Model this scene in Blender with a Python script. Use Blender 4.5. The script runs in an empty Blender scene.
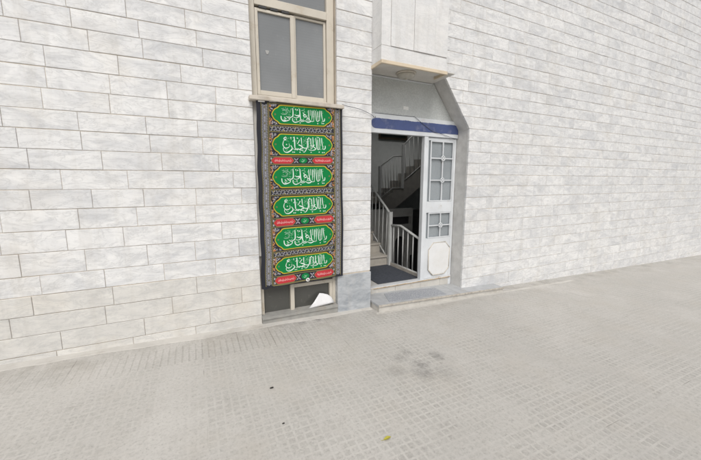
import bpy, bmesh, math, random
from mathutils import Vector, noise as mnoise
random.seed(11)
SC = bpy.context.scene
COL = SC.collection
ROOT = {}

# ------------------------------------------------------------------ mesh helper
class MB:
    """collects faces, then links them as ONE mesh object"""
    def __init__(s): s.v = []; s.f = []; s.r = []; s.m = []; s.sm = []
    def face(s, pts, r=0.0, m=0, smooth=False):
        n = len(s.v); s.v += [tuple(p) for p in pts]; s.f.append(tuple(range(n, n + len(pts)))); s.r.append(r); s.m.append(m); s.sm.append(smooth)
    def grid(s, rows, r=0.0, m=0, smooth=True, closed=False):
        n = len(s.v); w = len(rows[0])
        for row in rows: s.v += [tuple(p) for p in row]
        for i in range(len(rows) - 1):
            for j in range(w if closed else w - 1):
                k = (j + 1) % w
                s.f.append((n + i*w + j, n + i*w + k, n + (i+1)*w + k, n + (i+1)*w + j)); s.r.append(r); s.m.append(m); s.sm.append(smooth)
    def hexa(s, p, r=0.0, m=0):
        # p: 8 points, bottom ring 0-3, top ring 4-7
        for q in ((0,3,2,1), (4,5,6,7), (0,1,5,4), (1,2,6,5), (2,3,7,6), (3,0,4,7)):
            s.face([p[i] for i in q], r, m)
    def box(s, x0, x1, y0, y1, z0, z1, r=0.0, m=0, ch=0.0):
        if ch <= 0:
            s.hexa([(x0,y0,z0),(x1,y0,z0),(x1,y1,z0),(x0,y1,z0),(x0,y0,z1),(x1,y0,z1),(x1,y1,z1),(x0,y1,z1)], r, m); return
        bm = bmesh.new()
        bmesh.ops.create_cube(bm, size=1.0)
        for v in bm.verts:
            v.co = Vector(((x0+x1)/2 + v.co.x*(x1-x0), (y0+y1)/2 + v.co.y*(y1-y0), (z0+z1)/2 + v.co.z*(z1-z0)))
        bmesh.ops.bevel(bm, geom=bm.edges[:], offset=ch, segments=2, affect='EDGES', profile=0.6)
        for f in bm.faces: s.face([v.co[:] for v in f.verts], r, m)
        bm.free()
    def prism(s, poly, y0, y1, r=0.0, m=0):
        """polygon in XZ extruded along Y"""
        n = len(poly)
        s.face([(x, y0, z) for x, z in poly], r, m); s.face([(x, y1, z) for x, z in reversed(poly)], r, m)
        for i in range(n):
            a = poly[i]; b = poly[(i+1) % n]
            s.face([(b[0],y0,b[1]), (a[0],y0,a[1]), (a[0],y1,a[1]), (b[0],y1,b[1])], r, m)
    def prism_x(s, poly, x0, x1, r=0.0, m=0):
        """polygon in YZ extruded along X"""
        n = len(poly)
        s.face([(x0, y, z) for y, z in poly], r, m); s.face([(x1, y, z) for y, z in reversed(poly)], r, m)
        for i in range(n):
            a = poly[i]; b = poly[(i+1) % n]
            s.face([(x0,b[0],b[1]), (x0,a[0],a[1]), (x1,a[0],a[1]), (x1,b[0],b[1])], r, m)
    def tube(s, pts, rad, n=8, r=0.0, m=0, cap=True):
        pts = [Vector(p) for p in pts]
        rings = []
        up = Vector((0.3, 0.2, 1)).normalized()
        for i, p in enumerate(pts):
            d = (pts[min(i+1, len(pts)-1)] - pts[max(i-1, 0)]).normalized()
            a = d.cross(up)
            if a.length < 1e-3: a = d.cross(Vector((1,0,0)))
            a.normalize(); b = d.cross(a)
            rr = rad[i] if isinstance(rad, (list, tuple)) else rad
            rings.append([p + (a*math.cos(t) + b*math.sin(t))*rr for t in [2*math.pi*k/n for k in range(n)]])
        s.grid(rings, r, m, True, True)
        if cap:
            s.face(list(reversed(rings[0])), r, m); s.face(rings[-1], r, m)
    def lathe(s, c, prof, n=24, r=0.0, m=0, axis='z'):
        rings = []
        for rad, h in prof:
            ring = []
            for k in range(n):
                t = 2*math.pi*k/n
                if axis == 'z': ring.append((c[0]+rad*math.cos(t), c[1]+rad*math.sin(t), c[2]+h))
                else: ring.append((c[0]+rad*math.cos(t), c[1]+h, c[2]+rad*math.sin(t)))
            rings.append(ring)
        s.grid(rings, r, m, True, True)
        s.face(rings[-1], r, m); s.face(list(reversed(rings[0])), r, m)
    def build(s, name, mat, parent=None, fix=True):
        o3 = Vector(ROOT.get(parent.name, (0,0,0))) if parent else Vector((0,0,0))
        if parent is None:
            xs = [v[0] for v in s.v]; ys = [v[1] for v in s.v]; zs = [v[2] for v in s.v]
            o3 = Vector(((min(xs)+max(xs))/2, (min(ys)+max(ys))/2, min(zs)))
        me = bpy.data.meshes.new(name)
        me.from_pydata([tuple(Vector(v) - o3) for v in s.v], [], s.f)
        at = me.attributes.new('rnd', 'FLOAT', 'FACE')
        at.data.foreach_set('value', s.r)
        for mm in (mat if isinstance(mat, (list, tuple)) else [mat]): me.materials.append(mm)
        me.polygons.foreach_set('material_index', s.m)
        me.polygons.foreach_set('use_smooth', s.sm)
        if fix:
            bm = bmesh.new(); bm.from_mesh(me)
            bmesh.ops.remove_doubles(bm, verts=bm.verts, dist=1e-5)
            bmesh.ops.recalc_face_normals(bm, faces=bm.faces)
            bm.to_mesh(me); bm.free()
        me.update()
        o = bpy.data.objects.new(name, me); COL.objects.link(o)
        if parent: o.parent = parent
        else: o.location = o3
        ROOT[o.name] = tuple(o3)
        return o

def empty(name, loc, label, cat, group=None):
    o = bpy.data.objects.new(name, None); COL.objects.link(o); o.location = loc; o.empty_display_size = .1
    o['label'] = label; o['category'] = cat
    if group: o['group'] = group
    ROOT[o.name] = tuple(loc)
    return o
def tag(o, label, cat, group=None, kind=None):
    if label: o['label'] = label
    if cat: o['category'] = cat
    if group: o['group'] = group
    if kind: o['kind'] = kind
    return o

# ------------------------------------------------------------------ materials
class NT:
    def __init__(s, name):
        s.mat = bpy.data.materials.new(name); s.mat.use_nodes = True
        s.t = s.mat.node_tree; s.b = s.t.nodes['Principled BSDF']
    def n(s, typ, **kw):
        nd = s.t.nodes.new(typ)
        for k, v in kw.items(): setattr(nd, k, v)
        return nd
    def link(s, a, b): s.t.links.new(a, b)
    def val(s, x, sock):
        if hasattr(x, 'is_output'): s.link(x, sock)
        else: sock.default_value = x
    def math(s, op, a, b=0.0, c=0.0, clamp=False):
        nd = s.n('ShaderNodeMath', operation=op); nd.use_clamp = clamp
        s.val(a, nd.inputs[0]); s.val(b, nd.inputs[1]); s.val(c, nd.inputs[2]); return nd.outputs[0]
    def mix(s, f, a, b, typ='MIX'):
        nd = s.n('ShaderNodeMix', data_type='RGBA', blend_type=typ)
        s.val(f, nd.inputs[0]); s.val(a, nd.inputs[6]); s.val(b, nd.inputs[7]); return nd.outputs[2]
    def noise(s, vec, scale, detail=4, rough=.55, dist=0.0, out=0):
        nd = s.n('ShaderNodeTexNoise'); s.link(vec, nd.inputs['Vector'])
        nd.inputs['Scale'].default_value = scale; nd.inputs['Detail'].default_value = detail
        nd.inputs['Roughness'].default_value = rough; nd.inputs['Distortion'].default_value = dist
        return nd.outputs[out]
    def ramp(s, f, stops):
        nd = s.n('ShaderNodeValToRGB'); s.link(f, nd.inputs[0])
        e = nd.color_ramp.elements
        while len(e) < len(stops): e.new(.5)
        for el, (p, c) in zip(e, stops):
            el.position = p; el.color = (c, c, c, 1) if isinstance(c, (int, float)) else (*c, 1)
        return nd.outputs[0]
    def maprange(s, x, a, b, c=0.0, d=1.0):
        nd = s.n('ShaderNodeMapRange'); s.val(x, nd.inputs[0])
        for i, q in enumerate((a, b, c, d)): nd.inputs[i+1].default_value = q
        return nd.outputs[0]
    def coord(s): return s.n('ShaderNodeTexCoord').outputs['Object']
    def pos(s): return s.n('ShaderNodeNewGeometry').outputs['Position']
    def rnd(s): return s.n('ShaderNodeAttribute', attribute_name='rnd').outputs['Fac']
    def bump(s, h, strength=.3, dist=.01):
        nd = s.n('ShaderNodeBump'); nd.inputs['Strength'].default_value = strength; nd.inputs['Distance'].default_value = dist
        s.link(h, nd.inputs['Height']); s.link(nd.outputs[0], s.b.inputs['Normal'])
    def set(s, col=None, rough=None, metal=None, spec=None):
        if col is not None: s.val(col if hasattr(col, 'is_output') else (*col, 1), s.b.inputs['Base Color'])
        if rough is not None: s.val(rough, s.b.inputs['Roughness'])
        if metal is not None: s.b.inputs['Metallic'].default_value = metal
        if spec is not None: s.b.inputs['Specular IOR Level'].default_value = spec
        return s.mat
def c4(r, g, b): return (r, g, b, 1)

def m_marble(name, base=(.66,.65,.635), dark=(.47,.475,.48), vein=.5, warm=.35, rough=.42, big=0):
    t = NT(name); co = t.coord(); r = t.rnd()
    off = t.n('ShaderNodeVectorMath', operation='ADD'); t.link(co, off.inputs[0])
    cmb = t.n('ShaderNodeCombineXYZ'); k = t.math('MULTIPLY', r, 53.0); t.link(k, cmb.inputs[0]); t.link(t.math('MULTIPLY', r, 31.0), cmb.inputs[2])
    t.link(cmb.outputs[0], off.inputs[1]); v = off.outputs[0]
    mp0 = t.n('ShaderNodeMapping'); mp0.inputs['Rotation'].default_value = (0, -.7, 0); mp0.inputs['Scale'].default_value = (1.0, 1.0, 2.2); t.link(v, mp0.inputs[0])
    cloud = t.noise(mp0.outputs[0], 2.6 if not big else 4.5, 7, .68 if big else .62, .35 if big else 1.4)
    m = t.n('ShaderNodeMapping'); m.inputs['Rotation'].default_value = (0, .6, 0); m.inputs['Scale'].default_value = (1.0, 1.0, 3.0); t.link(v, m.inputs[0])
    ve = t.noise(m.outputs[0], 4.0, 6, .62, 1.6)
    thin = t.ramp(t.math('ABSOLUTE', t.math('SUBTRACT', ve, .5)), [(0.0, 1.0), (.028, .25), (.09, 0.0)])
    tone = t.math('ADD', t.math('MULTIPLY', t.maprange(cloud, .40, .66), .85 if not big else 1.4), t.math('MULTIPLY', t.math('POWER', t.math('FRACT', t.math('MULTIPLY', r, 7.31)), 2.0), .36))
    c = t.mix(t.math('MULTIPLY', tone, .62, clamp=True), c4(*base), c4(*dark))
    c = t.mix(t.math('MULTIPLY', thin, vein), c, c4(.36, .365, .37))
    st = t.noise(co, 1.7, 5, .65)
    c = t.mix(t.math('MULTIPLY', t.maprange(st, .52, .75), warm), c, c4(.56, .49, .38), 'MULTIPLY' if False else 'MIX')
    ms = t.n('ShaderNodeMapping'); ms.inputs['Scale'].default_value = (5.0, 5.0, .45); t.link(co, ms.inputs[0])
    c = t.mix(t.math('MULTIPLY', t.maprange(t.noise(ms.outputs[0], 1.6, 5, .7), .50, .74), .36), c, c4(.48, .46, .425))
    gr = t.noise(co, 60, 3, .6)
    c = t.mix(t.math('MULTIPLY', t.maprange(gr, .5, .8), .12), c, c4(.35, .34, .32))
    t.set(c, t.maprange(cloud, .3, .7, rough-.08, rough+.14), spec=.4)
    t.bump(t.noise(co, 25, 4), .08, .004)
    return t.mat
def m_plain(name, col, rough=.5, metal=0.0, var=.25, scale=9.0, dirt=None, dirt_amt=.4, dscale=2.5, spec=.5, bump=.05, bscale=60):
    t = NT(name); co = t.coord()
    a = t.noise(co, scale, 5, .6)
    d = tuple(x*(1-var) for x in col)
    c = t.mix(t.maprange(a, .4, .75), c4(*col), c4(*d))
    if dirt:
        dn = t.noise(co, dscale, 6, .7)
        c = t.mix(t.math('MULTIPLY', t.maprange(dn, .54, .72), dirt_amt), c, c4(*dirt))
    t.set(c, t.maprange(a, .3, .7, rough-.07, rough+.1), metal, spec)
    if bump: t.bump(t.noise(co, bscale, 3), bump, .004)
    return t.mat
def m_paint_chip(name, col, under, amt=.5, scale=7.0, rough=.4, rust=(.30,.14,.05)):
    t = NT(name); co = t.coord()
    a = t.noise(co, scale, 7, .72); b = t.noise(co, scale*2.7, 5, .7)
    c = t.mix(t.maprange(t.noise(co, 3, 4), .35, .7), c4(*col), c4(*(x*.86 for x in col)))
    c = t.mix(t.math('MULTIPLY', t.maprange(a, .58, .63), amt), c, c4(*under))
    c = t.mix(t.math('MULTIPLY', t.maprange(t.math('MULTIPLY', a, b), .385, .43), .8), c, c4(*rust))
    t.set(c, rough); t.bump(b, .06, .003); return t.mat
def m_glass(name, col, rough, bscale=None, bstr=.2, wave=False, lines=0.0, dimple=0.0):
    t = NT(name); co = t.coord()
    a = t.noise(co, 1.3, 4, .6)
    c = t.mix(t.maprange(a, .35, .7), c4(*col), c4(*(x*.78 for x in col)))
    if lines:
        sep = t.n('ShaderNodeSeparateXYZ'); t.link(co, sep.inputs[0])
        ln = t.math('SINE', t.math('ADD', t.math('MULTIPLY', sep.outputs[2], lines), t.math('MULTIPLY', t.noise(co, 3, 3), 3.0)))
        c = t.mix(t.maprange(ln, .2, 1, 0, .16), c, c4(*(x*.7 for x in col)))
    if dimple:
        vd = t.n('ShaderNodeTexVoronoi'); vd.inputs['Scale'].default_value = bscale; t.link(co, vd.inputs['Vector'])
        c = t.mix(t.maprange(vd.outputs['Distance'], .15, .65, 0, dimple), c, c4(*(x*.62 for x in col)))
    ds = t.noise(co, 14, 5, .7)
    c = t.mix(t.maprange(ds, .6, .8, 0, .25), c, c4(.42,.41,.38))
    t.set(c, rough, spec=.5)
    if bscale:
        if wave:
            vn = t.n('ShaderNodeTexVoronoi'); vn.inputs['Scale'].default_value = bscale; t.link(co, vn.inputs['Vector']); h = vn.outputs['Distance']
        else: h = t.noise(co, bscale, 2)
        t.bump(h, bstr, .004)
    return t.mat
def m_cloth(name, col, rough=.85, amt=.12):
    t = NT(name); co = t.coord()
    a = t.noise(co, 6, 4, .6); w = t.noise(co, 420, 2)
    c = t.mix(t.maprange(a, .35, .7, 0, 1), c4(*col), c4(*(x*(1-amt)-0 for x in col)))
    c = t.mix(t.maprange(w, .45, .7, 0, .2), c, c4(*(min(1, x*1.25+.01) for x in col)))
    t.set(c, rough, spec=.25); t.bump(w, .1, .001); return t.mat

M = {}
M['marble'] = m_marble('white_marble', base=(.80,.798,.79), dark=(.47,.482,.505), vein=.38, warm=.24)
M['base_marble'] = m_marble('tan_base_marble', base=(.70,.685,.65), dark=(.48,.475,.46), vein=.34, warm=.35)
M['bay_marble'] = m_marble('bay_marble', base=(.765,.76,.75), dark=(.62,.63,.64), vein=.2, warm=.12)
M['slab'] = m_marble('blue_grey_marble', base=(.50,.52,.54), dark=(.26,.285,.315), vein=.16, warm=.4, big=1)
M['grout'] = m_plain('tan_grout', (.585,.52,.435), .9, var=.45, scale=6)
M['plaster'] = m_plain('pale_plaster', (.62,.60,.56), .85, var=.12, dirt=(.40,.36,.29), dirt_amt=.4)
M['reveal'] = m_plain('grey_reveal', (.60,.595,.58), .75, var=.2, dirt=(.3,.28,.25))
M['beige'] = m_paint_chip('beige_paint', (.60,.555,.475), (.48,.42,.33), .6, 6, .42)
M['beige_trim'] = m_plain('beige_stone_trim', (.66,.56,.42), .6, var=.25, scale=6, dirt=(.40,.30,.2), dirt_amt=.5)
M['sill'] = m_plain('weathered_sill_stone', (.57,.52,.45), .6, var=.25, scale=8, dirt=(.33,.27,.2), dirt_amt=.7, dscale=5)
M['base_sill'] = m_plain('grey_sill_stone', (.34,.335,.315), .6, var=.3, scale=7, dirt=(.26,.21,.15), dirt_amt=.6, dscale=4)
M['frost'] = m_glass('frosted_window_glass', (.235,.247,.255), .16, 30, .04, lines=230.0)
M['transom'] = m_glass('hammered_transom_glass', (.64,.665,.655), .2, 50, .8, wave=True, dimple=.42)
M['leafglass'] = m_glass('door_pane_glass', (.33,.36,.38), .2, 80, .5, wave=True, dimple=.2)
M['darkglass'] = m_glass('dark_basement_glass', (.085,.085,.078), .12, 20, .04)
M['white'] = m_paint_chip('white_door_paint', (.70,.725,.75), (.55,.55,.53), .35, 5, .38)
M['panel'] = m_plain('white_raised_panel', (.74,.745,.745), .45, var=.06, dirt=(.55,.5,.42), dirt_amt=.25)
M['rusty'] = m_paint_chip('chipped_rusty_threshold', (.62,.63,.64), (.50,.40,.28), .9, 9, .55)
M['blue'] = m_plain('blue_lintel_paint', (.070,.098,.235), .5, var=.25, scale=7, dirt=(.28,.3,.42), dirt_amt=.55, dscale=7)
M['step'] = m_plain('grey_step_stone', (.44,.45,.46), .6, var=.22, scale=9, dirt=(.36,.33,.28), dirt_amt=.5, dscale=3.5)
M['stepface'] = m_plain('cream_step_face', (.56,.54,.50), .65, var=.2, scale=6, dirt=(.36,.32,.26), dirt_amt=.6, dscale=4)
M['rust'] = m_plain('rusty_tan_edge', (.52,.40,.26), .8, var=.45, scale=18, dirt=(.25,.12,.05), dirt_amt=.8, dscale=9)
M['worn'] = m_plain('worn_tan_edge', (.50,.465,.41), .8, var=.4, scale=25, dirt=(.26,.21,.16), dirt_amt=.8, dscale=11)
M['mortar'] = m_plain('pale_mortar', (.53,.51,.475), .9, var=.18, scale=5, dirt=(.33,.30,.26), dirt_amt=.7, dscale=3, bump=.3, bscale=35)
M['hall'] = m_plain('hall_wall_paint', (.60,.625,.62), .7, var=.1)
M['hallfloor'] = m_plain('hall_floor_terrazzo', (.5,.49,.47), .5, var=.2, scale=20)
M['mat'] = m_plain('blue_grey_mat', (.055,.062,.078), .85, var=.3, scale=30, bump=.2, bscale=250)
M['stair'] = m_plain('cream_stair_stone', (.50,.465,.41), .6, var=.2, scale=8, dirt=(.25,.2,.16))
M['rail'] = m_plain('white_rail_paint', (.60,.61,.60), .4, var=.12)
M['brownrail'] = m_plain('grey_stair_stone', (.34,.325,.30), .6, var=.2)
M['void'] = m_plain('dark_void_fill', (.07,.07,.072), .9, var=.2)  # shade inside gaps and recesses, put in as a near-black colour
M['cellar'] = m_plain('cellar_wall_paint', (.60,.59,.56), .8, var=.15)
M['picture'] = m_plain('dark_green_picture', (.012,.022,.02), .35, var=.4, scale=6)
M['pframe'] = m_plain('dark_brown_frame', (.07,.05,.032), .5, var=.3)
M['lampglass'] = m_plain('dusty_lamp_glass', (.50,.48,.42), .35, var=.25, scale=14, dirt=(.3,.27,.22))
M['paper'] = m_plain('white_paper', (.74,.74,.75), .8, var=.05)
M['sticker'] = m_plain('white_sticker', (.78,.78,.76), .6, var=.05)
M['cable'] = m_plain('dark_cable', (.10,.105,.13), .6, var=.2)
M['leaf'] = m_plain('yellow_leaf', (.42,.38,.05), .6, var=.3, scale=60)
M['scrap'] = m_plain('dark_scrap', (.03,.028,.025), .8, var=.3)
M['smear'] = m_plain('white_smear', (.40,.40,.39), .8, var=.1)
# banner inks
M['ink_black'] = m_cloth('black_cloth', (.028,.029,.037))
M['ink_green'] = m_cloth('green_print', (.004,.200,.052))
M['ink_gold'] = m_cloth('gold_print', (.55,.41,.035))
M['ink_olive'] = m_cloth('olive_print', (.19,.165,.075))
M['ink_red'] = m_cloth('red_print', (.50,.040,.050))
M['ink_white'] = m_cloth('white_print', (.68,.80,.72))
M['ink_pale'] = m_cloth('pale_green_print', (.30,.52,.37))
M['ink_pink'] = m_cloth('pink_print', (.70,.33,.33))
M['ink_grey'] = m_cloth('lilac_grey_print', (.235,.235,.250))
M['ink_lilac'] = m_cloth('pale_lilac_print', (.40,.39,.425))
M['ink_orange'] = m_cloth('orange_print', (.46,.21,.085))
M['tape'] = m_plain('white_tape', (.72,.71,.69), .5, var=.1)

def m_pavement():
    t = NT('paving_tiles'); co = t.coord()
    sep = t.n('ShaderNodeSeparateXYZ'); t.link(co, sep.inputs[0]); X, Y = sep.outputs[0], sep.outputs[1]
    wob = t.math('MULTIPLY', t.math('SUBTRACT', t.noise(co, 1.1, 2), .5), .02)
    Xw = t.math('ADD', X, wob); Yw = t.math('ADD', Y, wob)
    T = .325
    tx = t.math('DIVIDE', t.math('SUBTRACT', Xw, 1.606), T); ty = t.math('DIVIDE', t.math('ADD', Yw, .19), T)
    ix = t.math('FLOOR', tx); iy = t.math('FLOOR', ty)
    fx = t.math('FRACT', tx); fy = t.math('FRACT', ty)
    def edge(fr, w):   # 1 on a line at the cell border
        d = t.math('MINIMUM', fr, t.math('SUBTRACT', 1.0, fr)); return t.maprange(d, w, w*1.9, 1, 0)
    cx = t.n('ShaderNodeCombineXYZ'); t.link(ix, cx.inputs[0]); t.link(iy, cx.inputs[1])
    wn = t.n('ShaderNodeTexWhiteNoise', noise_dimensions='2D'); t.link(cx.outputs[0], wn.inputs['Vector']); rv = wn.outputs['Value']
    sx = t.math('FRACT', t.math('MULTIPLY', fx, 6.0)); sy = t.math('FRACT', t.math('MULTIPLY', fy, 6.0))
    gx = edge(sx, .085); gy = edge(sy, .085)
    jx = edge(fx, .007); jy = edge(fy, .007)
    # the row along the wall left of the pillar has ribs instead of squares
    rib = t.math('MULTIPLY', t.math('MULTIPLY', t.maprange(iy, -1.5, -1.4), t.maprange(iy, -.6, -.5, 1, 0)), t.maprange(ix, -2.6, -2.5, 1, 0))
    gsq = t.math('MAXIMUM', gx, gy)
    wear = t.maprange(t.noise(co, 1.5, 5, .65), .42, .58)
    wear2 = t.maprange(t.noise(co, 13, 5, .8), .36, .58)
    vis = t.math('MULTIPLY', t.math('MULTIPLY', wear2, t.math('ADD', t.math('MULTIPLY', t.math('MULTIPLY', wear, t.maprange(X, .2, .9, .45, 1)), .72), .28)), t.maprange(rv, 0, .6, .45, 1))
    sq = t.math('MULTIPLY', t.math('MULTIPLY', gsq, vis), t.math('SUBTRACT', 1.0, rib))
    rb = t.math('MULTIPLY', t.math('MULTIPLY', gx, rib), t.maprange(wear2, 0, 1, .55, 1))
    big = t.noise(co, .9, 5, .6); mid = t.noise(co, 6, 6, .68); fine = t.noise(co, 52, 6, .85)
    base = t.mix(t.maprange(big, .35, .68), c4(.525,.507,.478), c4(.445,.430,.405))
    base = t.mix(t.maprange(rv, 0, 1, 0, .30), base, c4(.43,.415,.385))
    base = t.mix(t.maprange(mid, .45, .72, 0, .38), base, c4(.385,.365,.335))
    base = t.mix(t.math('MULTIPLY', t.math('SUBTRACT', 1.0, gsq), t.math('MULTIPLY', vis, .42)), base, c4(.315,.304,.285))
    base = t.mix(t.math('MULTIPLY', sq, .40), base, c4(.60,.585,.55))
    base = t.mix(t.math('MULTIPLY', t.math('MULTIPLY', rb, t.maprange(X, -1.2, .2, .25, 1)), .50), base, c4(.29,.275,.25))
    jm = t.math('MULTIPLY', t.maprange(t.noise(co, 2.3, 4, .7), .50, .60), t.maprange(Y, -1.1, -.7, .25, 1))
    J = t.math('MULTIPLY', t.math('MAXIMUM', t.math('MULTIPLY', jx, jm), t.math('MULTIPLY', jy, t.maprange(t.noise(co, 3.1, 3, .6), .60, .68))), .60)
    base = t.mix(J, base, c4(.20,.19,.175))
    base = t.mix(t.maprange(fine, .53, .66, 0, .62), base, c4(.24,.23,.21))
    base = t.mix(t.maprange(fine, .46, .32, 0, .45), base, c4(.62,.60,.56))
    warm = t.noise(co, 2.2, 4, .6); base = t.mix(t.maprange(warm, .5, .7, 0, .3), base, c4(.45,.415,.365))
    # old oil stains
    st = None
    for (px, py, r, k) in ((1.60,-1.19,.10,.65), (1.72,-1.36,.11,.85), (1.66,-1.47,.14,.75), (1.95,-1.30,.10,.8), (1.45,-1.36,.12,.55), (1.82,-1.52,.16,.4), (1.72,-1.12,.08,.6), (1.02,-.10,.09,.75), (1.22,-.10,.08,.9), (1.36,-.11,.06,.7), (.80,-.13,.07,.6)):
        d = t.n('ShaderNodeVectorMath', operation='DISTANCE'); t.link(co, d.inputs[0]); d.inputs[1].default_value = (px, py, 0)
        dd = t.math('ADD', d.outputs['Value'], t.math('MULTIPLY', t.math('SUBTRACT', t.noise(co, 11, 5, .7), .5), .22))
        g = t.maprange(dd, r, r*.15, 0, k)
        st = g if st is None else t.math('MAXIMUM', st, g)
    base = t.mix(t.math('MULTIPLY', t.math('MULTIPLY', st, t.maprange(t.noise(co, 30, 4, .8), .35, .6, .35, 1)), .72), base, c4(.15,.147,.142))
    # damp dirty patch against the basement sill
    gm = t.math('MULTIPLY', t.maprange(Y, -.55, -.12), t.maprange(t.noise(co, 4.5, 6, .72), .46, .64))
    base = t.mix(t.math('MULTIPLY', gm, .42), base, c4(.25, .235, .21))
    t.set(base, .82, spec=.3)
    h = t.math('SUBTRACT', t.math('ADD', t.math('MULTIPLY', fine, .5), t.math('MULTIPLY', mid, .3)), t.math('ADD', t.math('MULTIPLY', sq, .25), t.math('ADD', t.math('MULTIPLY', rb, .9), t.math('MULTIPLY', J, 1.0))))
    t.bump(h, .35, .006)
    return t.mat
M['pave'] = m_pavement()

# ------------------------------------------------------------------ setting
def zg(x): return .05 - .031*x          # the street falls gently to the right
mb = MB()
mb.face([(-30,-40,zg(-30)), (42,-40,zg(42)), (42,.35,zg(42)), (-30,.35,zg(-30))])
# keep the object's origin at the world's so that object coordinates are world coordinates
def build_at_origin(mb, name, mat, **k):
    d = bpy.data.objects.new('tmp_root', None); ROOT['tmp_root'] = (0,0,0); d.name = 'tmp_root'
    o = mb.build(name, mat, d, **k); o.parent = None; bpy.data.objects.remove(d); return o
tag(build_at_origin(mb, 'pavement', M['pave'], fix=False), None, None, kind='structure')

mb = MB()                                # smeared mortar fillet where paving meets the building
def strip(xa, xb, ya, w0, hgt=.006, n=70):
    top = []; fr = []; lo = []
    for i in range(n+1):
        x = xa + (xb-xa)*i/n
        w = w0 + .05*(mnoise.noise(Vector((x*3.1, 1.7, 0)))) + .02*mnoise.noise(Vector((x*13, 4.7, 0)))
        y1 = ya - max(.04, w)
        top.append((x, ya, zg(x)+hgt+.010)); fr.append((x, y1+.015, zg(x)+hgt)); lo.append((x, y1, zg(x)-.004))
    mb.grid([top, fr, lo], smooth=False)
strip(-6, 1.955, .02, .12, .003)
strip(1.93, 6.0, -.19, .135, -.006)
tag(build_at_origin(mb, 'pavement_strip', M['mortar']), None, None, kind='structure')

# ------------------------------------------------------------------ the building
B = empty('building', (1.955, 0, 0), 'white marble clad building with frosted windows and an open white double door', 'building')
courses = [-.55,-.38,-.21,-.03,.145,.315,.487,.657,.824,1.017,1.196,1.37,1.533,1.697,1.858,2.015,2.168,2.33,2.49,2.65,2.813,2.957,3.118,3.274,3.436]
while courses[-1] < 7.2: courses.append(courses[-1] + .16)
def stones(mb, x0f, x1f, zs, L, seed, depth=.03, gap=.005, y=0.0, slabz=None):
    rg = random.Random(seed)
    for i in range(len(zs)-1):
        za, zb = zs[i]+gap*.5, zs[i+1]-gap*.5
        xa0, xa1 = x0f(za), x1f(za); xb0, xb1 = x0f(zb), x1f(zb)
        W = max(xa1, xb1) - min(xa0, xb0)
        cuts = [0.0]
        if L:
            c = L*(.5 if i % 2 else 1.0)*rg.uniform(.9, 1.1)
            while c < W - .12: cuts.append(c); c += L*rg.uniform(.85, 1.12)
        cuts.append(W)
        left = min(xa0, xb0)
        for k in range(len(cuts)-1):
            g = gap*.3
            A0 = max(left+cuts[k]+g, xa0); A1 = min(left+cuts[k+1]-g, xa1); C0 = max(left+cuts[k]+g, xb0); C1 = min(left+cuts[k+1]-g, xb1)
            if A1-A0 < .01 and C1-C0 < .01: continue
            A0 = min(A0, A1); C0 = min(C0, C1)
            r = rg.random(); dy = y + rg.uniform(-.0025, .0015); c = .0025
            dz = rg.uniform(-.0012, .0012)
            p = [(A0,dy+c,za+dz),(A1,dy+c,za+dz),(A1,y+depth,za+dz),(A0,y+depth,za+dz),(C0,dy+c,zb+dz),(C1,dy+c,zb+dz),(C1,y+depth,zb+dz),(C0,y+depth,zb+dz)]
            f = [(A0+c,dy,za+dz+c),(A1-c,dy,za+dz+c),(C1-c,dy,zb+dz-c),(C0+c,dy,zb+dz-c)]
            mb.face(f, r)
            for a, b, u, w in ((0,1,1,0),(1,5,2,1),(5,4,3,2),(4,0,0,3)):
                mb.face([p[a], p[b], f[u], f[w]], r)
            for q in ((0,3,2,1),(4,5,6,7),(1,2,6,5),(3,0,4,7)): mb.face([p[j] for j in q], r)
# left wall
mb = MB(); stones(mb, lambda z: -9.0, lambda z: .590, [z for z in courses if z > .65], .44, 3)
w = mb.build('wall', M['marble'], B)
mb = MB(); stones(mb, lambda z: -9.0, lambda z: .591, [z for z in courses if z < .66], .62, 5, y=-.002); mb.build('wall_base', M['base_marble'], w)
mb = MB(); mb.box(-9.0, .585, .0045, .30, -.55, 7.19); mb.build('wall_core', M['grout'], w)
# pillar between window and door
pz = [z for z in courses if z >= .48]
mb = MB(); stones(mb, lambda z: 1.508, lambda z: 1.955, pz, None, 8)
# visible left return of the pillar: thin slips of the same stones
rg = random.Random(4)
w = mb.build('pillar', M['marble'], B)
mb = MB(); mb.box(1.5125, 1.950, .0045, .30, .40, 7.19); mb.build('pillar_core', M['grout'], w)
mb = MB()
mb.box(1.497, 1.958, -.012, .298, -.2, .472, r=.37, ch=.006); mb.box(1.955, 1.963, .02, .2, -.2, .3, r=.2)
mb.build('plinth_slab', M['slab'], w)
# wall over the upper window (out of frame) and the infill between the two windows
mb = MB(); stones(mb, lambda z: .592, lambda z: 1.506, [z for z in courses if z > 4.5], .45, 12)
w = mb.build('wall', M['marble'], B)
mb = MB(); mb.box(.590, 1.508, .01, .30, [z for z in courses if z > 4.5][0], 7.19); mb.build('wall_core', M['grout'], w)
mb = MB(); mb.box(.586, 1.512, .020, .29, .80, 2.40); mb.build('infill_panel', M['plaster'], B)
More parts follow.
